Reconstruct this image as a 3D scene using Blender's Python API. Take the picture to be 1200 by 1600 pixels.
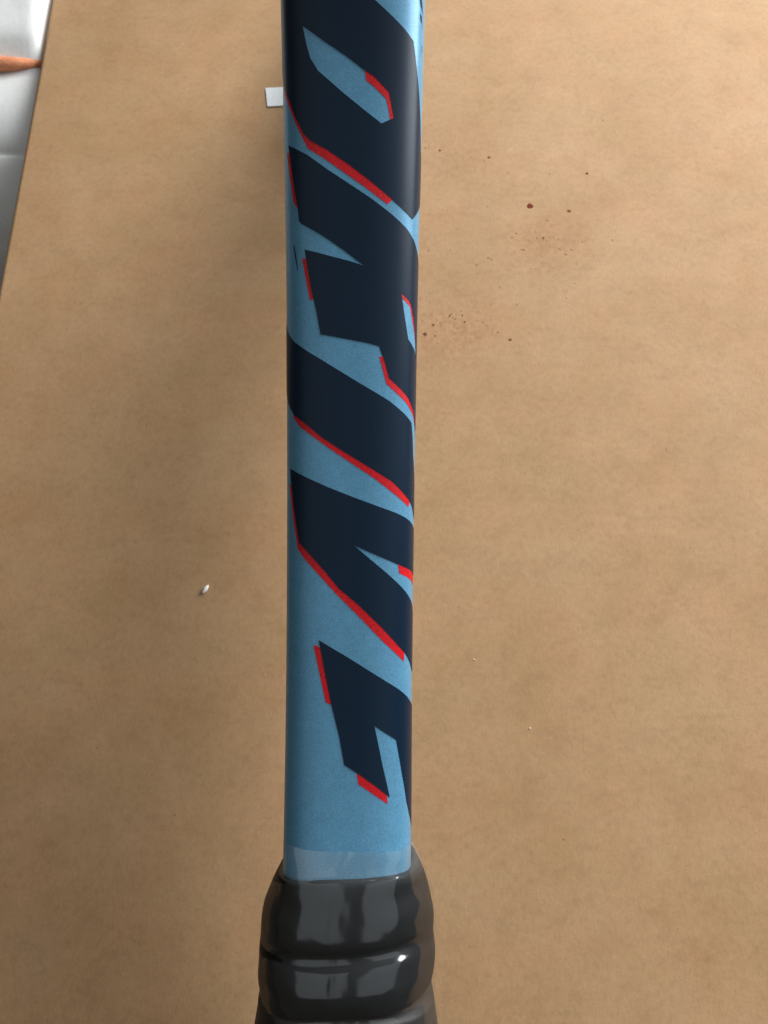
import bpy, bmesh, math, random
import numpy as np
from mathutils import Matrix, Vector
from mathutils.geometry import delaunay_2d_cdt

for o in list(bpy.data.objects):
    bpy.data.objects.remove(o)
scene = bpy.context.scene
rnd = random.Random(7)
MM = 0.001
R = math.radians

# ------------------------------------------------------------------ pose of the racket and of the camera
# half width of the beam: (distance from the butt end, half width), mm
BEAM = [(160.0, 11.594), (169.6, 11.667), (179.3, 11.737), (188.9, 11.778), (198.5, 11.789), (208.2, 11.796), (217.8, 11.822), (227.5, 11.87),
        (237.1, 11.936), (246.7, 12.015), (256.4, 12.104), (266.0, 12.197), (275.6, 12.294), (285.3, 12.409), (294.9, 12.552), (304.5, 12.724),
        (314.2, 12.904), (323.8, 13.072), (333.5, 13.221), (343.1, 13.328), (352.7, 13.327), (362.4, 13.185), (372.0, 12.953), (450, 13.2),
        (520, 12.8), (620, 11.8), (690, 11.4)]
# outer contour of the racket frame seen flat: (distance from the butt end, distance from the axis), mm
OUTER = [(166, 14.0), (190, 14.6), (220, 17.6), (260, 23.5), (300, 31.5), (340, 42.5), (390, 64), (440, 95),
         (490, 118), (530, 125), (580, 120), (630, 97), (665, 60), (680, 26)]
HALF_DEPTH = 7.3           # half depth of the beam in the plane of the racket, mm
POWER = 2.9                # superellipse power of its section
BUTT = 17.0                # half depth of the butt cap, mm

def catmull(P, n):
    P = [np.array(p, float) for p in P]
    P = [2 * P[0] - P[1]] + P + [2 * P[-1] - P[-2]]
    out = []
    for i in range(1, len(P) - 2):
        for k in range(n):
            u = k / n
            a, b, c, d = P[i - 1], P[i], P[i + 1], P[i + 2]
            out.append(.5 * (2 * b + (c - a) * u + (2 * a - 5 * b + 4 * c - d) * u * u + (3 * b - a - 3 * c + d) * u ** 3))
    out.append(P[-2])
    return np.array(out)

_half = catmull(OUTER, 24)
_tip = [(685.2 - 6.2 * (v / 27.0) ** 2 if abs(v) < 27 else 0, v) for v in np.linspace(24, -24, 13)]
CONTOUR = np.vstack([_half, np.array(_tip), (_half * np.array([1, -1]))[::-1]])   # (t, v) along the frame, butt to butt
CLEN = np.concatenate([[0], np.cumsum(np.hypot(*np.diff(CONTOUR, axis=0).T))])
_tan = np.gradient(CONTOUR, axis=0)
_tan = _tan / np.hypot(_tan[:, 0], _tan[:, 1])[:, None]
CNORM = np.stack([-_tan[:, 1], _tan[:, 0]], 1)                                    # points out of the hoop

def rest_angle():
    lo, hi = R(5), R(25)
    for _ in range(60):
        m = .5 * (lo + hi)
        z = CONTOUR[:, 0] * math.sin(m) + CONTOUR[:, 1] * math.cos(m) + BUTT * math.cos(m)
        if z.min() > 0: hi = m
        else: lo = m
    return hi

TILT = rest_angle()                        # the racket stands on edge: butt cap and hoop touch the box
LIFT = BUTT * math.cos(TILT) + 0.05

def contour_at(u):
    """point, outward normal at contour length u (mm)"""
    p = np.array([np.interp(u, CLEN, CONTOUR[:, k]) for k in (0, 1)])
    n = np.array([np.interp(u, CLEN, CNORM[:, k]) for k in (0, 1)])
    return p, n / np.hypot(*n)

def half_width(t):
    return np.interp(t, [a for a, b in BEAM], [b for a, b in BEAM])

_th = np.linspace(0, math.pi, 241)         # right side (+x) at 0, crown at pi/2, left side at pi
_cs = np.sign(np.cos(_th)) * np.abs(np.cos(_th)) ** (2 / POWER)
_sn = np.abs(np.sin(_th)) ** (2 / POWER)

def beam_point(u, s, lift=0.0):
    """racket-local point (mm) on the outside of the beam: u along the contour, s round the section from the crown"""
    p, n = contour_at(u)
    w = half_width(p[0])
    X = w * _cs
    Z = HALF_DEPTH * _sn
    L = np.concatenate([[0], np.cumsum(np.hypot(np.diff(X), np.diff(Z)))])
    L = -(L - np.interp(math.pi / 2, _th, L))              # + to the right
    if s > L[0]:
        x, z, nx, nz = w, -(s - L[0]), 1.0, 0.0            # round the corner: the flank, going down
    elif s < L[-1]:
        x, z, nx, nz = -w, -(L[-1] - s), -1.0, 0.0
    else:
        x = np.interp(s, L[::-1], X[::-1]); z = np.interp(s, L[::-1], Z[::-1])
        nx = math.copysign(abs(x / w) ** (POWER - 1) / w, x); nz = abs(z / HALF_DEPTH) ** (POWER - 1) / HALF_DEPTH
        k = math.hypot(nx, nz); nx /= k; nz /= k
    x += nx * lift; z += nz * lift
    c = p - n * HALF_DEPTH
    q = c + n * z
    return np.array([x, q[0], q[1]])

def to_world(P):
    c, s = math.cos(TILT), math.sin(TILT)
    return np.array([P[0], P[1] * c - P[2] * s, P[1] * s + P[2] * c + LIFT]) * .001

def _c_at_t(t):
    i = np.argmin(np.abs(CONTOUR[:len(_half), 0] - t))
    return CONTOUR[i] - CNORM[i] * HALF_DEPTH
_a, _b = _c_at_t(180), _c_at_t(340)
CHORD = math.atan2(_b[1] - _a[1], _b[0] - _a[0])
CAM_TILT = TILT + CHORD
DIST = 142.0
_m = _c_at_t(245.5)
_mm = _a + (_b - _a) * ((245.5 - 180) / 160)
_pos = np.array([_mm[0] - math.sin(CHORD) * DIST, _mm[1] + math.cos(CHORD) * DIST])
CAM_POS = to_world(np.array([6.35, _pos[0], _pos[1]]))
CAM_ROLL = R(0.4)
CAM_RIGHT0 = np.array([1., 0, 0]); CAM_UP0 = np.array([0, math.cos(CAM_TILT), math.sin(CAM_TILT)])
CAM_BACK = np.array([0, -math.sin(CAM_TILT), math.cos(CAM_TILT)])
CAM_RIGHT = CAM_RIGHT0 * math.cos(CAM_ROLL) + CAM_UP0 * math.sin(CAM_ROLL)
CAM_UP = -CAM_RIGHT0 * math.sin(CAM_ROLL) + CAM_UP0 * math.cos(CAM_ROLL)

# ------------------------------------------------------------------ camera
cam_d = bpy.data.cameras.new('camera')
cam = bpy.data.objects.new('camera', cam_d)
scene.collection.objects.link(cam)
cam.matrix_world = Matrix(((CAM_RIGHT[0], CAM_UP[0], CAM_BACK[0], CAM_POS[0]),
                           (CAM_RIGHT[1], CAM_UP[1], CAM_BACK[1], CAM_POS[1]),
                           (CAM_RIGHT[2], CAM_UP[2], CAM_BACK[2], CAM_POS[2]), (0, 0, 0, 1)))
cam_d.sensor_fit = 'HORIZONTAL'
cam_d.sensor_width = 26.0
cam_d.lens = 26.0
cam_d.clip_start = 0.005
cam_d.clip_end = 50
cam_d.dof.use_dof = True
cam_d.dof.focus_distance = 0.150
cam_d.dof.aperture_fstop = 50.0
scene.camera = cam

# ------------------------------------------------------------------ light: a window to the upper right, a dim warm room, two added bounce panels
world = bpy.data.worlds.new('World')
scene.world = world
world.use_nodes = True
bg = world.node_tree.nodes['Background']
bg.inputs['Color'].default_value = (1.0, 0.86, 0.70, 1)
bg.inputs['Strength'].default_value = 0.055

def area(name, loc, target, sx, sy, power, col):
    d = bpy.data.lights.new(name, 'AREA')
    d.shape = 'RECTANGLE'; d.size = sx; d.size_y = sy; d.energy = power; d.color = col
    o = bpy.data.objects.new(name, d)
    scene.collection.objects.link(o)
    o.location = loc
    o.rotation_euler = (Vector(target) - Vector(loc)).to_track_quat('-Z', 'Y').to_euler()
    return o
area('window_light', (0.62, 0.92, 0.47), (0.10, 0.45, 0.0), 1.0, 0.62, 25.5, (0.95, 0.98, 1.0))
area('bounce_panel_left', (-0.80, -0.20, 1.25), (-0.80, -0.20, 0.0), 1.36, 1.9, 3.0, (0.86, 0.95, 1.0))  # added overhead panel, imitates ceiling bounce for the film to mirror
area('bounce_panel_right', (0.83, -0.20, 1.25), (0.83, -0.20, 0.0), 1.36, 1.9, 3.4, (0.86, 0.95, 1.0))  # added twin panel; the gap between them mirrors as a dark centre

scene.view_settings.view_transform = 'Standard'
scene.view_settings.look = 'None'
scene.view_settings.gamma = 1.0
scene.view_settings.exposure = 0.0
scene.view_settings.use_curve_mapping = False


# ------------------------------------------------------------------ measured outlines, mm
# printed letters: (outline, holes) as (length along the frame, distance round the section from its crown)
LETTERS = {
  'D': ([(170.98, 4.13), (168.32, 7.48), (166.66, 9.59), (165.04, 11.42), (161.48, 12.12), (157.4, 13.0), (152.1, 13.93), (147.56, 14.55),
        (143.89, 16.0), (138.32, 16.13), (136.33, 13.95), (134.0, 11.7), (135.52, 9.37), (137.0, 7.38), (140.3, 3.05), (143.07, -0.77),
        (145.34, -4.24), (147.18, -7.43), (148.44, -8.67), (151.51, -10.39), (154.36, -11.6), (157.31, -13.21), (160.36, -14.72), (162.56, -16.57),
        (172.75, -17.07), (178.88, -16.43), (181.42, -15.31), (181.09, -11.77), (177.15, -5.58), (173.71, 0.06)],
        [[(166.95, -8.85), (163.85, -4.49), (161.67, -1.06), (159.21, 2.37), (158.16, 4.09), (155.67, 6.71), (153.95, 7.13), (151.28, 7.68),
        (150.15, 5.41), (152.33, 2.4), (155.45, -1.62), (159.15, -5.95), (161.43, -7.42), (163.77, -8.13)]]),
  'R': ([(147.25, -12.23), (144.77, -8.04), (141.96, -4.23), (139.13, 0.17), (136.92, 3.64), (134.28, 7.41), (132.13, 10.35), (130.43, 12.15),
        (128.97, 13.36), (126.87, 15.26), (123.13, 17.04), (104.22, 17.36), (93.51, 15.5), (97.08, 13.74), (98.87, 13.03), (101.38, 11.14),
        (102.98, 9.3), (104.72, 7.15), (108.05, 6.17), (110.46, 5.27), (110.99, 3.23), (111.76, -1.14), (112.53, -5.41), (116.32, -6.15),
        (120.99, -7.26), (127.99, -8.54), (126.75, -4.19), (125.61, 0.24), (124.88, 2.44), (127.66, -1.28), (130.2, -5.02), (132.64, -9.19),
        (133.15, -9.66), (135.36, -9.94), (138.55, -10.58), (142.7, -11.36)],
        [[(120.24, 9.4), (119.67, 10.36), (119.0, 11.3), (118.17, 11.84), (116.85, 12.28), (114.28, 13.0), (110.74, 13.84), (108.73, 13.88),
        (110.27, 13.17), (112.18, 10.99), (115.92, 10.19)]]),
  'I': ([(115.9, -14.75), (114.01, -13.38), (111.53, -10.77), (109.41, -7.64), (106.3, -2.56), (103.66, 1.82), (100.63, 7.12), (98.31, 10.39),
        (96.88, 12.18), (94.67, 12.61), (90.89, 13.07), (85.18, 14.74), (78.64, 14.8), (81.38, 12.9), (82.3, 11.92), (85.94, 7.78), (88.2, 3.97),
        (91.01, -0.7), (93.62, -4.81), (96.6, -8.52), (98.01, -10.7), (99.16, -11.64), (100.83, -12.97), (103.45, -14.69)],
        []),
  'V': ([(88.29, -11.8), (86.35, -7.48), (84.77, -3.92), (83.05, 0.52), (81.46, 4.89), (80.11, 8.84), (79.21, 11.01), (78.17, 13.02),
        (76.62, 15.34), (67.97, 15.43), (69.45, 12.78), (70.88, 8.91), (72.63, 4.67), (74.23, 0.94), (71.58, 4.09), (69.15, 7.05), (66.6, 9.97),
        (63.96, 12.83), (60.89, 15.49), (49.78, 15.57), (51.4, 13.52), (52.69, 12.49), (54.61, 10.87), (55.57, 9.71), (59.56, 5.93), (63.48, 1.84),
        (66.34, -1.66), (69.5, -4.31), (72.08, -6.72), (74.67, -9.34), (77.3, -9.88), (81.77, -10.74), (86.15, -11.56)],
        []),
  'E': ([(57.08, -5.3), (54.28, -0.39), (51.43, 4.25), (48.41, 9.08), (46.73, 11.41), (45.72, 12.61), (44.45, 14.57), (38.25, 15.96), (22.49, 14.7),
        (25.81, 12.47), (27.93, 11.58), (33.5, 10.24), (39.18, 9.01), (40.69, 6.66), (41.87, 4.9), (38.64, 5.62), (34.96, 6.41), (29.19, 7.82),
        (31.44, 4.98), (33.64, 1.82), (35.02, -0.42), (40.06, -1.4), (45.7, -2.9), (51.37, -4.12)],
        []),
}
SHADOWS = [
  [(159.21, 2.37), (157.46, 2.67), (156.41, 4.1), (154.53, 6.19), (152.8, 6.67), (150.93, 6.98), (151.28, 7.68), (151.43, 8.46), (154.24, 7.84),
        (156.05, 7.23), (158.4, 4.66)],
  [(160.69, -14.88), (158.69, -14.22), (156.22, -13.24), (153.25, -11.61), (149.76, -9.98), (145.88, -7.92), (143.66, -4.47), (141.27, -0.99),
        (138.93, 2.48), (136.03, 6.56), (136.91, 7.62), (139.79, 4.78), (143.42, 0.15), (147.7, -6.83), (151.32, -9.3), (156.19, -11.41),
        (159.48, -13.13)],
  [(146.22, -12.58), (145.36, -12.72), (140.85, -11.72), (136.66, -10.9), (135.36, -9.94), (135.84, -9.32), (140.8, -10.43), (145.2, -11.34)],
  [(126.43, -9.05), (126.36, -8.34), (126.32, -7.77), (119.33, -6.4), (118.95, -6.83), (118.81, -7.44)],
  [(120.56, 9.13), (119.35, 9.67), (118.67, 10.67), (118.1, 11.48), (116.99, 11.77), (115.87, 12.09), (113.46, 13.03), (110.74, 13.84),
        (110.74, 14.52), (116.07, 13.59), (118.87, 12.46), (119.7, 11.28)],
  [(108.6, 5.29), (103.65, 6.68), (102.0, 8.66), (100.4, 10.75), (98.03, 13.04), (96.6, 13.75), (96.6, 14.77), (99.46, 13.7), (102.25, 11.57),
        (105.09, 7.64), (108.66, 6.76), (108.63, 6.17)],
  [(98.51, -11.05), (97.67, -10.87), (95.94, -9.53), (94.11, -6.92), (91.99, -3.92), (89.27, 0.18), (86.4, 4.57), (84.41, 7.24), (81.28, 11.53),
        (82.3, 11.92), (83.25, 11.9), (87.54, 6.32), (91.89, -0.71), (97.17, -7.88)],
  [(85.34, -12.02), (83.56, -11.64), (77.88, -10.52), (73.49, -9.62), (71.48, -7.96), (68.62, -5.19), (65.47, -2.23), (61.18, 2.15), (56.67, 6.55),
        (53.0, 10.63), (54.74, 10.7), (56.06, 10.14), (64.63, 1.83), (74.97, -8.32), (80.23, -9.61), (85.3, -10.77)],
  [(70.53, 9.18), (69.13, 9.46), (68.38, 11.33), (67.74, 12.8), (66.67, 14.42), (68.92, 14.4), (69.87, 12.78), (71.23, 9.17)],
  [(56.13, -6.24), (45.97, -3.89), (45.59, -2.9), (45.93, -2.38), (55.49, -4.46), (55.7, -5.17), (56.04, -5.53)],
  [(33.59, 1.82), (31.69, 2.12), (28.11, 7.4), (29.45, 7.28), (30.82, 6.73), (33.92, 2.33)],
]
MARKS = [
  [(173.14, 12.7), (173.36, 13.3), (171.59, 13.85), (170.02, 14.19), (170.65, 13.93), (171.64, 13.15)],
  [(170.23, 13.03), (170.01, 13.56), (168.54, 14.04), (167.91, 14.15), (168.76, 13.86), (169.25, 13.23)],
  [(165.35, 13.92), (165.25, 14.09), (164.07, 14.18), (164.28, 14.02)],
  [(129.11, -10.94), (129.08, -10.77), (127.05, -10.31), (124.22, -9.88), (124.71, -10.09), (127.1, -10.62)],
]
# collar, grip and film profiles: (distance from butt, half width, half depth, roundness), mm
COLLAR = [(181.6, 12.1, 14.6, 5.0), (181.3, 12.9, 15.2, 4.2), (180.4, 13.5, 15.7, 3.4), (178.0, 14.7, 16.3, 2.7), (175.0, 15.7, 16.6, 2.6), (172.5, 16.2, 16.5, 2.6), (171.0, 16.25, 16.2, 2.6),
          (170.0, 16.25, 15.6, 2.6), (169.2, 16.25, 15.55, 2.6), (168.2, 16.3, 16.1, 2.6), (166.5, 16.45, 16.75, 2.5), (164.3, 16.5, 16.9, 2.5), (162.2, 16.4, 16.6, 2.5), (160.6, 16.0, 15.9, 2.7), (159.9, 15.5, 15.3, 2.8)]
GRIP = [(14, 17.0, 15.2, 3.0), (148, 17.2, 15.6, 2.8), (153, 16.8, 15.5, 2.8), (157.5, 16.2, 15.3, 2.8), (159.6, 15.8, 14.9, 2.9)]
FILM = [(186.6, 11.98, 14.75, 6.0), (185, 12.0, 14.8, 6.0), (183.0, 12.1, 14.95, 5.0), (182.0, 12.6, 15.4, 4.2), (181.2, 13.2, 15.9, 3.6), (179.6, 14.1, 16.4, 3.0), (178.0, 14.9, 16.65, 2.7), (175, 16.0, 16.9, 2.7), (172.5, 16.35, 16.8, 2.6),
        (170.8, 16.45, 16.4, 2.6), (169.6, 16.45, 15.85, 2.6), (168.7, 16.5, 16.05, 2.5), (167.5, 16.55, 16.8, 2.5), (166.0, 16.65, 17.1, 2.5), (164.0, 16.7, 17.2, 2.5), (162, 16.55, 16.8, 2.5), (160.4, 16.3, 16.2, 2.6), (159.2, 16.3, 15.9, 2.6), (156, 16.7, 16.0, 2.7), (148, 17.5, 16.1, 2.8), (120, 17.4, 16.0, 3.0), (60, 17.3, 16.0, 3.0), (18, 17.2, 16.0, 3.0)]
STAINS = [(58.44, 391.18, 1.157, 'red'), (72.4, 388.93, 0.668, 'dark'), (80.51, 406.84, 0.498, 'red'), (26.29, 417.64, 0.504, 'red'),
        (44.62, 414.32, 0.565, 'dark'), (42.88, 412.73, 0.376, 'pale'), (19.68, 335.81, 0.733, 'dark'), (48.12, 333.76, 0.506, 'dark'),
        (64.23, 384.75, 0.604, 'pale'), (62.28, 376.65, 0.478, 'dark'), (60.24, 376.63, 0.418, 'pale'), (69.67, 369.64, 0.592, 'pale'),
        (67.82, 371.87, 0.475, 'pale'), (71.87, 371.63, 0.475, 'pale'), (76.01, 375.06, 0.358, 'pale'), (21.02, 418.87, 0.505, 'pale'),
        (22.24, 419.84, 0.379, 'pale'), (22.53, 339.42, 0.397, 'dark'), (28.24, 343.36, 0.342, 'red'), (30.16, 342.07, 0.341, 'pale'),
        (33.15, 340.8, 0.398, 'dark'), (25.34, 339.45, 0.34, 'pale'), (39.43, 340.85, 0.341, 'pale'), (21.5, 370.91, 0.533, 'pale'),
        (51.15, 376.83, 0.478, 'pale'), (54.24, 371.47, 0.356, 'pale'), (43.44, 367.18, 0.472, 'pale'), (51.4, 406.88, 0.435, 'pale'),
        (66.75, 406.4, 0.435, 'pale'), (53.75, 180.11, 0.306, 'pale'), (89.08, 433.5, 0.451, 'pale'), (86.77, 376.01, 0.478, 'pale'),
        (42.35, 348.19, 0.344, 'pale'), (51.3, 348.01, 0.344, 'pale'), (38.18, 364.64, 0.47, 'pale'), (-6.62, 397.18, 0.368, 'pale')]
CLUSTERS = [(27.11, 341.53, 6.5, 4.7, 34, 0.108, 0.26), (61.12, 372.94, 9.06, 6.85, 24, 0.113, 0.272), (39.12, 360.25, 13.34, 11.1, 16, 0.111, 0.267), (38.84, 413.01, 11.94, 12.8, 6, 0.119, 0.286)]
CRUMBS = [(-45.6, 246.54, 1.55, 0.62, 0.5, 1.05, 'white grain-shaped crumb on the cardboard left of the racket'), (32.15, 226.6, 0.28, 0.13, 0.1, 0.2, 'tiny pale crumb on the cardboard, the nearer to the racket'), (46.7, 207.95, 0.24, 0.2, 0.12, 0.9, 'tiny pale crumb on the cardboard, the farther from the racket')]

# ------------------------------------------------------------------ materials
def material(name):
    m = bpy.data.materials.new(name)
    m.use_nodes = True
    nt = m.node_tree
    return m, nt, nt.nodes['Principled BSDF']
def node(nt, kind, **kw):
    n = nt.nodes.new(kind)
    for k, v in kw.items():
        if k in n.inputs: n.inputs[k].default_value = v
        else: setattr(n, k, v)
    return n
def noise(nt, vec, scale, detail=3.0, rough=0.55, dist=0.0):
    n = node(nt, 'ShaderNodeTexNoise')
    n.inputs['Scale'].default_value = scale; n.inputs['Detail'].default_value = detail
    n.inputs['Roughness'].default_value = rough; n.inputs['Distortion'].default_value = dist
    nt.links.new(vec, n.inputs['Vector'])
    return n.outputs['Fac']
def ramp(nt, fac, stops):
    n = nt.nodes.new('ShaderNodeValToRGB')
    e = n.color_ramp.elements
    while len(e) < len(stops): e.new(0.5)
    for el, (p, c) in zip(e, stops):
        el.position = p; el.color = c if len(c) == 4 else (*c, 1)
    nt.links.new(fac, n.inputs['Fac'])
    return n.outputs['Color']
def mix(nt, kind, fac, a, b):
    n = nt.nodes.new('ShaderNodeMix'); n.data_type = 'RGBA'; n.blend_type = kind
    for sock, v in ((n.inputs[0], fac), (n.inputs[6], a), (n.inputs[7], b)):
        if isinstance(v, (int, float)): sock.default_value = v
        elif isinstance(v, tuple): sock.default_value = v if len(v) == 4 else (*v, 1)
        else: nt.links.new(v, sock)
    return n.outputs[2]
def coords(nt, scale=(1, 1, 1), loc=(0, 0, 0)):
    tc = nt.nodes.new('ShaderNodeTexCoord'); mp = nt.nodes.new('ShaderNodeMapping')
    mp.inputs['Scale'].default_value = scale; mp.inputs['Location'].default_value = loc
    nt.links.new(tc.outputs['Object'], mp.inputs['Vector'])
    return mp.outputs['Vector']
def bump(nt, fac, strength, dist, bsdf):
    b = nt.nodes.new('ShaderNodeBump')
    b.inputs['Strength'].default_value = strength; b.inputs['Distance'].default_value = dist
    nt.links.new(fac, b.inputs['Height']); nt.links.new(b.outputs['Normal'], bsdf.inputs['Normal'])

def g(v): return (v, v, v)

# kraft cardboard
M_CARD, nt, bs = material('kraft_cardboard')
v = coords(nt); vl = coords(nt, (1, .35, 1)); vx = coords(nt, (.45, 1, 1))
c = mix(nt, 'MIX', ramp(nt, noise(nt, v, 34, 5, .62, .3), [(.3, g(0)), (.7, g(1))]), (0.392, 0.229, 0.110), (0.455, 0.276, 0.146))
c = mix(nt, 'MULTIPLY', 1.0, c, ramp(nt, noise(nt, v, 120, 5, .68, .2), [(.30, (.925, .91, .90)), (.5, g(1)), (.72, (1.035, 1.035, 1.045))]))
c = mix(nt, 'MULTIPLY', 1.0, c, ramp(nt, noise(nt, v, 480, 4, .7), [(.28, (.915, .905, .895)), (.5, g(1)), (.75, (1.045, 1.05, 1.055))]))
c = mix(nt, 'MULTIPLY', 1.0, c, ramp(nt, noise(nt, vl, 1500, 3, .7), [(.25, (.90, .89, .88)), (.55, g(1)), (.8, g(1.07))]))
c = mix(nt, 'MULTIPLY', 1.0, c, ramp(nt, noise(nt, vx, 3600, 2, .7), [(.25, (.93, .925, .92)), (.55, g(1)), (.8, g(1.05))]))
# reddish and yellowish cast in broad clouds
c = mix(nt, 'MULTIPLY', 1.0, c, ramp(nt, noise(nt, coords(nt, loc=(3.1, .7, 0)), 40, 3, .6), [(.3, (1.03, .985, .97)), (.6, (.985, 1.0, .985))]))
# dark flecks of recycled fibre
c = mix(nt, 'MULTIPLY', 1.0, c, ramp(nt, noise(nt, coords(nt, loc=(.4, 2.2, 0)), 700, 2, .5), [(.20, (.62, .55, .50)), (.25, g(1))]))
# pinkish grime where something was spilt: two soft patches on the top
for (x, y, rad, amt) in ((0.0295, 0.3385, 0.022, .8), (0.062, 0.375, 0.024, .6), (0.030, 0.415, 0.020, .5)):
    mp = nt.nodes.new('ShaderNodeVectorMath'); mp.operation = 'DISTANCE'
    tc = nt.nodes.new('ShaderNodeTexCoord')
    nt.links.new(tc.outputs['Object'], mp.inputs[0]); mp.inputs[1].default_value = (x, y, 0)
    mr = nt.nodes.new('ShaderNodeMapRange'); mr.inputs['From Min'].default_value = rad; mr.inputs['From Max'].default_value = 0
    nt.links.new(mp.outputs['Value'], mr.inputs['Value'])
    mu = nt.nodes.new('ShaderNodeMath'); mu.operation = 'MULTIPLY'
    nt.links.new(mr.outputs['Result'], mu.inputs[0])
    nt.links.new(ramp(nt, noise(nt, v, 380, 5, .75), [(.38, g(0)), (.62, g(1))]), mu.inputs[1])
    mu2 = nt.nodes.new('ShaderNodeMath'); mu2.operation = 'MULTIPLY'; mu2.inputs[1].default_value = amt
    nt.links.new(mu.outputs[0], mu2.inputs[0])
    c = mix(nt, 'MULTIPLY', mu2.outputs[0], c, (.78, .60, .53))
nt.links.new(c, bs.inputs['Base Color'])
bs.inputs['Roughness'].default_value = .78
bs.inputs['Specular IOR Level'].default_value = .3
bump(nt, noise(nt, v, 900, 4, .7), .25, .0002, bs)

# blue metallic lacquer
M_BLUE, nt, bs = material('blue_lacquer')
v = coords(nt)
c = mix(nt, 'MULTIPLY', 1.0, (0.120, 0.335, 0.520), ramp(nt, noise(nt, v, 4200, 3, .7), [(.3, g(.72)), (.7, g(1.24))]))
c = mix(nt, 'MULTIPLY', 1.0, c, ramp(nt, noise(nt, v, 420, 3, .6), [(.3, g(.94)), (.7, g(1.05))]))
nt.links.new(c, bs.inputs['Base Color'])
bs.inputs['Metallic'].default_value = .15
bs.inputs['Roughness'].default_value = .38
bs.inputs['Coat Weight'].default_value = .12
bs.inputs['Coat Roughness'].default_value = .25
bump(nt, noise(nt, v, 2600, 2, .6), .06, .0001, bs)

def print_ink(name, col, rough, flake, spec):
    m, nt, bs = material(name)
    v = coords(nt)
    c = mix(nt, 'MULTIPLY', 1.0, col, ramp(nt, noise(nt, v, 4200, 2, .6), [(.3, g(1 - flake)), (.7, g(1 + flake))]))
    nt.links.new(c, bs.inputs['Base Color'])
    bs.inputs['Roughness'].default_value = rough
    bs.inputs['Specular IOR Level'].default_value = spec
    bump(nt, noise(nt, v, 2600, 2, .6), .06, .0001, bs)
    return m
M_NAVY = print_ink('navy_print', (0.0036, 0.0160, 0.036), .38, .2, .26)
M_RED = print_ink('red_print', (0.62, 0.007, 0.014), .45, .40, .35)

# black rubber collar, black grip
M_RUBBER, nt, bs = material('black_rubber')
v = coords(nt)
nt.links.new(ramp(nt, noise(nt, v, 300, 3), [(.3, (.005, .0065, .008)), (.7, (.010, .012, .014))]), bs.inputs['Base Color'])
bs.inputs['Roughness'].default_value = .5
bs.inputs['Specular IOR Level'].default_value = .12
bump(nt, noise(nt, v, 700, 3), .15, .0002, bs)
M_GRIP, nt, bs = material('black_grip')
v = coords(nt)
nt.links.new(ramp(nt, noise(nt, v, 260, 4), [(.3, (.010, .010, .010)), (.7, (.026, .022, .018))]), bs.inputs['Base Color'])
bs.inputs['Roughness'].default_value = .55
bump(nt, noise(nt, v, 900, 3), .3, .0003, bs)
M_CAP, nt, bs = material('black_cap')
nt.links.new(ramp(nt, noise(nt, coords(nt), 300, 3), [(.3, (.012, .012, .013)), (.7, (.02, .02, .021))]), bs.inputs['Base Color'])
bs.inputs['Roughness'].default_value = .4

# clear shrink film
M_FILM = bpy.data.materials.new('clear_film')
M_FILM.use_nodes = True
nt = M_FILM.node_tree
nt.nodes.remove(nt.nodes['Principled BSDF'])
out = nt.nodes['Material Output']
tr = node(nt, 'ShaderNodeBsdfTransparent'); tr.inputs['Color'].default_value = (.985, .985, .98, 1)
gl = node(nt, 'ShaderNodeBsdfGlossy'); gl.inputs['Roughness'].default_value = .13
fr = node(nt, 'ShaderNodeFresnel'); fr.inputs['IOR'].default_value = 1.55
mul = node(nt, 'ShaderNodeMath', operation='MULTIPLY'); mul.inputs[1].default_value = 2.8
mn = node(nt, 'ShaderNodeMath', operation='MINIMUM'); mn.inputs[1].default_value = .125
ms = nt.nodes.new('ShaderNodeMixShader')
b = nt.nodes.new('ShaderNodeBump'); b.inputs['Strength'].default_value = .55; b.inputs['Distance'].default_value = .0010
nt.links.new(noise(nt, coords(nt, (1, .6, 1)), 150, 1, .5, .5), b.inputs['Height'])
nt.links.new(b.outputs['Normal'], gl.inputs['Normal'])
nt.links.new(fr.outputs[0], mul.inputs[0]); nt.links.new(mul.outputs[0], mn.inputs[0]); nt.links.new(mn.outputs[0], ms.inputs[0])
nt.links.new(tr.outputs[0], ms.inputs[1]); nt.links.new(gl.outputs[0], ms.inputs[2])
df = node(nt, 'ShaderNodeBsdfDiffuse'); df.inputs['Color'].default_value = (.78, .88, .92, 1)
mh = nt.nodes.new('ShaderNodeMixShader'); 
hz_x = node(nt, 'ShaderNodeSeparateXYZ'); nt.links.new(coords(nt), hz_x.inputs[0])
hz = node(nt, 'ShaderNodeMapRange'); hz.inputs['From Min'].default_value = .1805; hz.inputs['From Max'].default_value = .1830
hz.inputs['To Min'].default_value = .010; hz.inputs['To Max'].default_value = .06     # pale haze painted over the film's upper end, imitating room reflections
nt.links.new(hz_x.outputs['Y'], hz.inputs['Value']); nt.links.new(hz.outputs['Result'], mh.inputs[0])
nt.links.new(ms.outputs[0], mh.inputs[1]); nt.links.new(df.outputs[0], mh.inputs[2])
nt.links.new(mh.outputs[0], out.inputs['Surface'])

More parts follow.
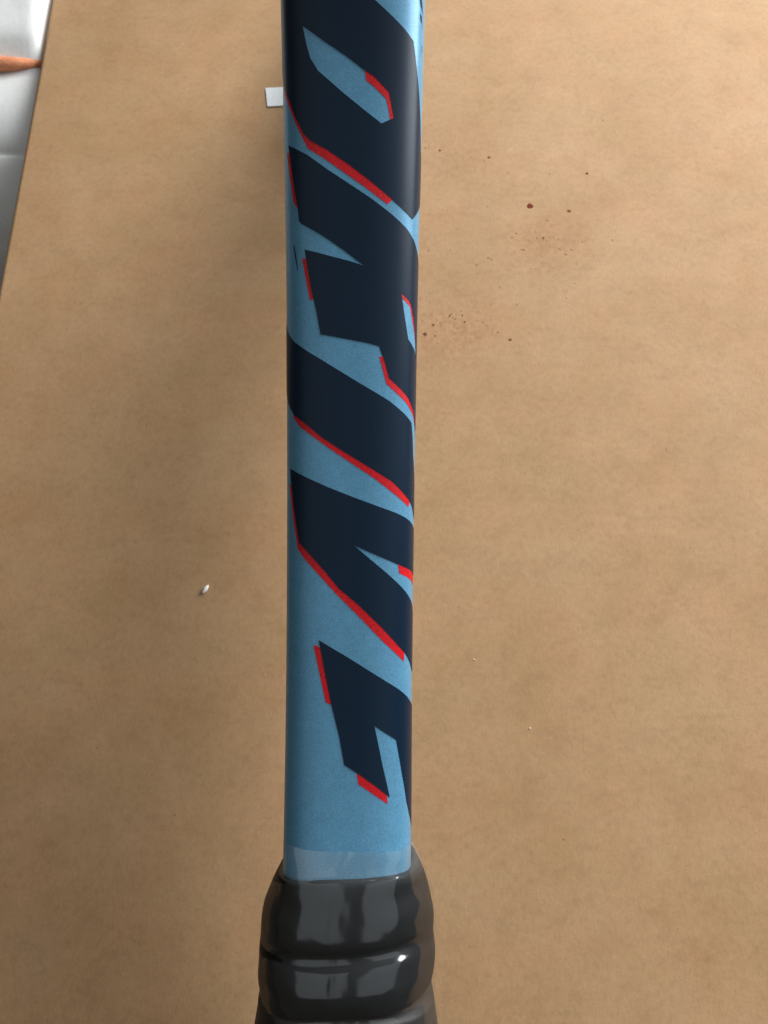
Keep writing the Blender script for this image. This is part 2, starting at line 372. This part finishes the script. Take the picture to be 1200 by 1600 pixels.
# white quilted fabric, orange piping, paper, floor
M_WHITE, nt, bs = material('white_fabric')
v = coords(nt)
c = mix(nt, 'MULTIPLY', 1.0, (.84, .835, .81), ramp(nt, noise(nt, v, 900, 3, .7), [(.3, g(.93)), (.7, g(1.03))]))
nt.links.new(c, bs.inputs['Base Color'])
bs.inputs['Roughness'].default_value = .85
bs.inputs['Sheen Weight'].default_value = .1
bump(nt, noise(nt, v, 60, 3, .5, .2), .16, .003, bs)
M_ORANGE, nt, bs = material('orange_piping')
v = coords(nt)
c = mix(nt, 'MIX', ramp(nt, noise(nt, coords(nt, (1, 3, 3)), 420, 3, .7), [(.3, g(0)), (.7, g(1))]), (.62, .19, .075), (.80, .34, .18))
nt.links.new(c, bs.inputs['Base Color'])
bs.inputs['Roughness'].default_value = .85
bump(nt, noise(nt, v, 900, 3, .7), .5, .001, bs)
M_PAPER, nt, bs = material('white_paper')
nt.links.new(ramp(nt, noise(nt, coords(nt), 600, 3), [(.3, (.74, .75, .75)), (.7, (.80, .81, .81))]), bs.inputs['Base Color'])
bs.inputs['Roughness'].default_value = .6
M_CRUMB, nt, bs = material('pale_crumb')
nt.links.new(ramp(nt, noise(nt, coords(nt), 2500, 2), [(.3, (.82, .81, .74)), (.7, (.92, .91, .86))]), bs.inputs['Base Color'])
bs.inputs['Roughness'].default_value = .5
M_FLOOR, nt, bs = material('floor_boards')
v = coords(nt, (1, 8, 1))
nt.links.new(ramp(nt, noise(nt, v, 9, 5, .6), [(.3, (.10, .075, .055)), (.7, (.17, .13, .095))]), bs.inputs['Base Color'])
bs.inputs['Roughness'].default_value = .5
def stain_mat(name, col):
    m, nt, bs = material(name)
    nt.links.new(ramp(nt, noise(nt, coords(nt), 1500, 2), [(.3, tuple(x * .8 for x in col)), (.7, tuple(x * 1.2 for x in col))]), bs.inputs['Base Color'])
    bs.inputs['Roughness'].default_value = .95
    bs.inputs['Specular IOR Level'].default_value = .08
    return m
M_ST_RED = stain_mat('dried_red_brown', (.15, .034, .018))
M_ST_DARK = stain_mat('dark_brown_speck', (.15, .068, .036))
M_ST_PALE = stain_mat('faded_brown_speck', (.34, .185, .102))

# ------------------------------------------------------------------ helpers
def link(name, me, mats, parent=None, smooth=True):
    if not isinstance(mats, (list, tuple)): mats = [mats]
    for m in mats: me.materials.append(m)
    if smooth:
        me.polygons.foreach_set('use_smooth', [True] * len(me.polygons))
    o = bpy.data.objects.new(name, me)
    scene.collection.objects.link(o)
    o.parent = parent
    return o
def mesh(name, verts, faces):
    me = bpy.data.meshes.new(name)
    me.from_pydata([tuple(map(float, p)) for p in verts], [], faces)
    me.update()
    return me
def tag(o, label=None, cat=None, group=None, kind=None):
    for k, val in (('label', label), ('category', cat), ('group', group), ('kind', kind)):
        if val: o[k] = val
    return o
def tube_faces(nr, nc, closed=True, caps=False):
    f = []
    m = nc if closed else nc - 1
    for i in range(nr - 1):
        for j in range(m):
            a, b2 = i * nc + j, i * nc + (j + 1) % nc
            f.append((a, b2, b2 + nc, a + nc))
    if caps:
        f.append(tuple(range(nc))[::-1]); f.append(tuple((nr - 1) * nc + j for j in range(nc)))
    return f
def sellipse(w, d, p, n):
    out = []
    for k in range(n):
        a = 2 * math.pi * k / n
        ca, sa = math.cos(a), math.sin(a)
        out.append((math.copysign(abs(ca) ** (2 / p), ca) * w, math.copysign(abs(sa) ** (2 / p), sa) * d))
    return out

# ------------------------------------------------------------------ floor
tag(link('floor', mesh('floor', [(-3, -3, -.25), (3, -3, -.25), (3, 3, -.25), (-3, 3, -.25)], [(0, 1, 2, 3)]), M_FLOOR, smooth=False), kind='structure')

# ------------------------------------------------------------------ cardboard box
BOX_TURN = R(2.33)
bm = bmesh.new()
bmesh.ops.create_cube(bm, size=1)
bmesh.ops.scale(bm, vec=(.52, .96, .2495), verts=bm.verts)
bmesh.ops.translate(bm, vec=(.26, .30, -.2495 / 2), verts=bm.verts)
bmesh.ops.bevel(bm, geom=list(bm.edges), offset=.0020, segments=4, profile=.5, affect='EDGES')
me = bpy.data.meshes.new('cardboard_box'); bm.to_mesh(me); bm.free()
for p in me.polygons: p.use_smooth = True
# left edge runs through (-127.3, 358.8) and (-133.0, 498.8) mm
cb, sb = math.cos(BOX_TURN), math.sin(BOX_TURN)
BOX_ORIGIN = Vector((-.1273 + .3588 * math.tan(BOX_TURN), 0, 0))
me.transform(Matrix.Translation(BOX_ORIGIN) @ Matrix.Rotation(BOX_TURN, 4, 'Z'))
box = link('cardboard_box', me, M_CARD, smooth=False)
for p in me.polygons: p.use_smooth = True
wn = box.modifiers.new('normals', 'WEIGHTED_NORMAL'); wn.keep_sharp = False; wn.weight = 100
tag(box, 'large brown cardboard box with speckled top under the racket', 'box')

# stains: thin dried splats on the top of the box
def splat_mesh(name, seed, n=11):
    r2 = random.Random(seed)
    top = [(math.cos(2 * math.pi * k / n) * (1 + r2.uniform(-.22, .22)), math.sin(2 * math.pi * k / n) * (1 + r2.uniform(-.22, .22)), 0) for k in range(n)]
    verts = top + [(x * .75, y * .75, .12) for x, y, z in top] + [(0, 0, .16)]
    faces = [(k, (k + 1) % n, n + (k + 1) % n, n + k) for k in range(n)] + [(n + k, n + (k + 1) % n, 2 * n) for k in range(n)]
    me = mesh(name, verts, faces)
    for p in me.polygons: p.use_smooth = True
    return me
SPLATS = {}
for key, m in (('red', M_ST_RED), ('dark', M_ST_DARK), ('pale', M_ST_PALE)):
    for q in range(3):
        me = splat_mesh('stain', q + 5); me.materials.append(m); SPLATS[key, q] = me
def stain(x, y, r, key, stretch=1.0, ang=0.0):
    o = bpy.data.objects.new('stain', SPLATS[key, rnd.randrange(3)])
    scene.collection.objects.link(o)
    o.parent = box
    o.location = (x * MM, y * MM, .00002)
    o.scale = (r * MM * stretch, r * MM, .00025)
    o.rotation_euler = (0, 0, ang)
for s_ in STAINS: stain(*s_)
r3 = random.Random(21)
for (cx, cy, sx, sy, n, rmin, rmax) in CLUSTERS:
    for k in range(n):
        stain(r3.gauss(cx, sx), r3.gauss(cy, sy), r3.uniform(rmin, rmax), 'pale' if r3.random() < .8 else 'dark', r3.uniform(1, 1.8), r3.uniform(0, 3))

# ------------------------------------------------------------------ mattress with orange piping beyond the box
prof = [(1.1, .010), (.80, .010), (.66, .010), (.58, .009), (.54, .0085), (.50, .0062), (.485, .0048), (.476, .0030), (.4695, -.0010), (.464, -.0050),
        (.459, -.0055), (.452, -.0065), (.444, -.0088), (.437, -.0120), (.4325, -.0152), (.4304, -.0175), (.4285, -.0170), (.4230, -.0200), (.4140, -.0270), (.4060, -.0370),
        (.401, -.050), (.399, -.070), (.400, -.10), (.405, -.15), (.411, -.20), (.420, -.2495), (1.1, -.2495)]
pf = catmull(prof, 4)
xs = list(np.linspace(-.75, -.24, 12)) + list(np.linspace(-.23, -.150, 17)) + [-.145, -.141, -.138, -.1362, -.1350, -.1343, -.1339]
V = []
for x in xs:
    e = max(0.0, (x + .1380) / .0042)
    e = 1 - math.sqrt(max(0, 1 - e * e)) if e < 1 else 1.0
    for (y, z) in pf:
        cy_, cz_ = .56, -.12
        k = 1 - .018 * e
        wv = .0006 * math.sin(x * 90 + z * 40) * math.sin(y * 37 + 1) + .0008 * math.sin(x * 31 + y * 60)
        wv *= 1 if -.24 < z else 0
        lean = .02 * (x + .16)
        sh = x - (y - .47) * .0407
        if z > -.035: V.append((sh, cy_ + (y - cy_) * k + lean, cz_ + (z - cz_) * k + wv * 1.3))
        else: V.append((sh, cy_ + (y - cy_) * k + wv * .8 + lean, max(-.2495, cz_ + (z - cz_) * k)))
mat_root = bpy.data.objects.new('mattress', None)
scene.collection.objects.link(mat_root)
mat_root.location = (-.4, .8, -.2495)
off = Vector(mat_root.location)
nc = len(pf)
me = mesh('cover', [Vector(p) - off for p in V], tube_faces(len(xs), nc, True, True))
cover = link('cover', me, M_WHITE, mat_root)
tag(cover, 'white fabric cover with a crease along its side')
path = []
for x in np.linspace(-.75, -.1335, 60):
    e = min(1.0, max(0.0, (x + .153) / .019))
    path.append((x, .4650 + .02 * (x + .16) + .0030 * e * e, -.0020 + .0008 * math.sin(x * 31 + 28) - .0028 * e * e, .0033 * (1 - .55 * e)))
V = []
for (x, y, z, r_) in path:
    for k in range(14):
        a = 2 * math.pi * k / 14
        V.append(Vector((x, y + math.cos(a) * r_, z + math.sin(a) * r_)) - off)
tag(link('piping', mesh('piping', V, tube_faces(len(path), 14, True, True)), M_ORANGE, mat_root), 'orange fabric piping along the mattress edge')
tag(mat_root, 'white mattress with orange piping beyond the left edge of the box', 'mattress')

# ------------------------------------------------------------------ small things on the box
tg = [(-41.0, 448.8), (-24.5, 450.0), (-24.0, 440.2), (-39.6, 439.0)]
V = [(x * MM, y * MM, .0001) for x, y in tg] + [(x * MM, y * MM, .0005) for x, y in tg]
me = mesh('paper_scrap', V, [(3, 2, 1, 0), (4, 5, 6, 7), (0, 1, 5, 4), (1, 2, 6, 5), (2, 3, 7, 6), (3, 0, 4, 7)])
tag(link('paper_scrap', me, M_PAPER, smooth=False), 'small white paper scrap half hidden behind the racket', 'paper scrap')
def crumb(x, y, lx, ly, h, ang, label, name='crumb'):
    bm = bmesh.new()
    bmesh.ops.create_uvsphere(bm, u_segments=14, v_segments=9, radius=1)
    r4 = random.Random(int(x * 10))
    for v_ in bm.verts:
        v_.co *= 1 + r4.uniform(-.06, .06)
        v_.co.x *= 1
        taper = 1 - .25 * v_.co.x ** 2
        v_.co.y *= taper; v_.co.z *= taper
    me = bpy.data.meshes.new(name); bm.to_mesh(me); bm.free()
    o = link(name, me, M_CRUMB)
    o.scale = (lx * MM, ly * MM, h * MM); o.location = (x * MM, y * MM, h * MM); o.rotation_euler = (0, 0, ang)
    tag(o, label, 'crumb')
for a in CRUMBS: crumb(*a)

# ------------------------------------------------------------------ racket
racket = bpy.data.objects.new('racket', None)
scene.collection.objects.link(racket)
racket.location = (0, 0, LIFT * MM)
racket.rotation_euler = (TILT, 0, 0)
tag(racket, 'light blue racket with dark navy and red lettering and black wrapped handle, standing on edge', 'racket')

# frame: one continuous beam, up one arm, round the hoop and down the other
us = np.concatenate([np.arange(0, 195, .75), np.arange(195, CLEN[-1] - 195, 2.5), np.arange(CLEN[-1] - 195, CLEN[-1], 1.5)])
NS = 120
V = []
for u in us:
    p, n = contour_at(u)
    w = half_width(p[0])
    cpt = p - n * HALF_DEPTH
    for (x, z) in sellipse(w, HALF_DEPTH, POWER, NS):
        q = cpt + n * z
        V.append((x * MM, q[0] * MM, q[1] * MM))
frame = link('frame', mesh('frame', V, tube_faces(len(us), NS, True, True)), M_BLUE, racket)
# throat bridge closing the hoop
V = []
arcs = np.linspace(-1, 1, 33)
for a in arcs:
    vv = a * 62; tt = 374 - 14 * (1 - a * a) + 6 * a * a
    for (x, z) in sellipse(11.0, 6.0, 2.6, 24):
        V.append((x * MM, (tt + z) * MM, vv * MM))
link('throat_bridge', mesh('throat_bridge', V, tube_faces(len(arcs), 24, True, True)), M_BLUE, racket)

# printed lettering: outlines in mm, (along the frame, round the section), laid onto the beam
def inside(pt, poly):
    x, y = pt; c_ = False
    for i in range(len(poly)):
        (x1, y1), (x2, y2) = poly[i - 1], poly[i]
        if (y1 > y) != (y2 > y) and x < (x2 - x1) * (y - y1) / (y2 - y1) + x1: c_ = not c_
    return c_
def dense(poly, step=.7):
    out_ = []
    for i in range(len(poly)):
        a, b_ = np.array(poly[i - 1]), np.array(poly[i])
        k = max(1, int(np.hypot(*(b_ - a)) / step))
        for q in range(k): out_.append(tuple(a + (b_ - a) * q / k))
    return out_
def decal(name, outline, holes, mat, lift, label=None):
    loops = [dense(outline)] + [dense(h) for h in holes]
    pts, edges = [], []
    for lp in loops:
        o_ = len(pts); pts += lp
        edges += [(o_ + i, o_ + (i + 1) % len(lp)) for i in range(len(lp))]
    a0, a1 = np.array(loops[0]).min(0), np.array(loops[0]).max(0)
    allp = np.array(pts)
    for u in np.arange(a0[0] + .9, a1[0], 1.6):
        for s in np.arange(a0[1] + .3, a1[1], .55):
            if inside((u, s), loops[0]) and not any(inside((u, s), h) for h in loops[1:]) and np.min(np.hypot(*(allp - (u, s)).T)) > .3:
                pts.append((u, s))
    vo, eo, fo, *_ = delaunay_2d_cdt([Vector(p) for p in pts], edges, [], 0, 1e-5)
    faces = []
    for f in fo:
        cxy = np.mean([[vo[i][0], vo[i][1]] for i in f], axis=0)
        if inside(cxy, loops[0]) and not any(inside(cxy, h) for h in loops[1:]): faces.append(tuple(f))
    V3 = [beam_point(v_[0], v_[1], lift) * MM for v_ in vo]
    # outward winding
    f0 = faces[0]; a, b_, c_ = (V3[i] for i in f0)
    if np.dot(np.cross(b_ - a, c_ - a), np.array([0, 0, 1])) < 0: faces = [f[::-1] for f in faces]
    me = mesh(name, V3, faces)
    me.polygons.foreach_set('use_smooth', [True] * len(me.polygons))
    nrm = [beam_point(v_[0], v_[1], 1.0) - beam_point(v_[0], v_[1], 0.0) for v_ in vo]
    me.normals_split_custom_set_from_vertices([tuple(map(float, n_)) for n_ in nrm])
    o = link(name, me, mat, frame, smooth=False)
    if label: o['label'] = label
    return o
for ch, (ol, hs) in LETTERS.items():
    decal('letter', ol, hs, M_NAVY, .085, 'dark navy printed letter ' + ch)
for ol in SHADOWS: decal('red_letter_edge', ol, [], M_RED, .045)
for ol in MARKS: decal('printed_mark', ol, [], M_NAVY, .05)

# handle: rubber collar, wound grip, butt cap, clear film
def lathe(name, prof, n, mat, parent, fn=None, caps=True):
    V = []
    for i, (t, w, d, p) in enumerate(prof):
        for k, (x, z) in enumerate(sellipse(w, d, p, n)):
            dt = 0; s_ = 1
            if fn: dt, s_ = fn(t, 2 * math.pi * k / n)
            V.append((x * s_ * MM, (t + dt) * MM, z * s_ * MM))
    me = mesh(name, V, tube_faces(len(prof), n, True, caps))
    return link(name, me, mat, parent)
def prof_smooth(P, n=5): return [tuple(q) for q in catmull(P, n)]
collar_p = prof_smooth(COLLAR)
def slant(t, a):
    # the ridges are pushed on a little askew and wave round the handle
    k = min(1, max(0, (t - 150) / 8)) * min(1, max(.35, (186 - t) / 6))
    return k * (.75 * math.cos(a) + .40 * math.sin(2 * a + .6) + .22 * math.sin(5 * a + .35 * t))
lathe('collar', collar_p, 72, M_RUBBER, racket, lambda t, a: (slant(t, a), 1 + .004 * math.sin(3 * a + t)))
def spiral(t, a):
    ph = ((t / 24.0 + a / (2 * math.pi)) % 1.0)
    return 0, 1 + .016 * min(1, ph / .08) - .010 * ph
gp = [(t, *[np.interp(t, [q[0] for q in GRIP], [q[k] for q in GRIP]) for k in (1, 2, 3)]) for t in np.arange(14, 159.6, .8)]
lathe('grip', gp, 72, M_GRIP, racket, spiral)
lathe('butt_cap', prof_smooth([(0.0, 10, 9, 3), (.3, 14.5, 14.0, 3.2), (1.5, 17.2, 16.4, 3.4), (5, 18, 17.0, 3.4), (11, 17.6, 16.8, 3.4), (16, 16.9, 16.2, 3.4)], 4), 72, M_CAP, racket)
r5 = random.Random(3)
WAVES = [(r5.uniform(-.5, .5), r5.randint(1, 5), r5.uniform(0, 6.28), r5.uniform(.0015, .004)) for _ in range(9)]
def wrinkle(t, a):
    s_ = 0
    for f, k, ph, am in WAVES: s_ += am * math.sin(f * t + k * a + ph)
    fade = min(1, max(.12, (186 - t) / 10))
    edge = .7 * math.sin(3 * a + 1) * max(0, (t - 180) / 8)
    return edge + slant(t, a), 1 + abs(s_) * fade * .8
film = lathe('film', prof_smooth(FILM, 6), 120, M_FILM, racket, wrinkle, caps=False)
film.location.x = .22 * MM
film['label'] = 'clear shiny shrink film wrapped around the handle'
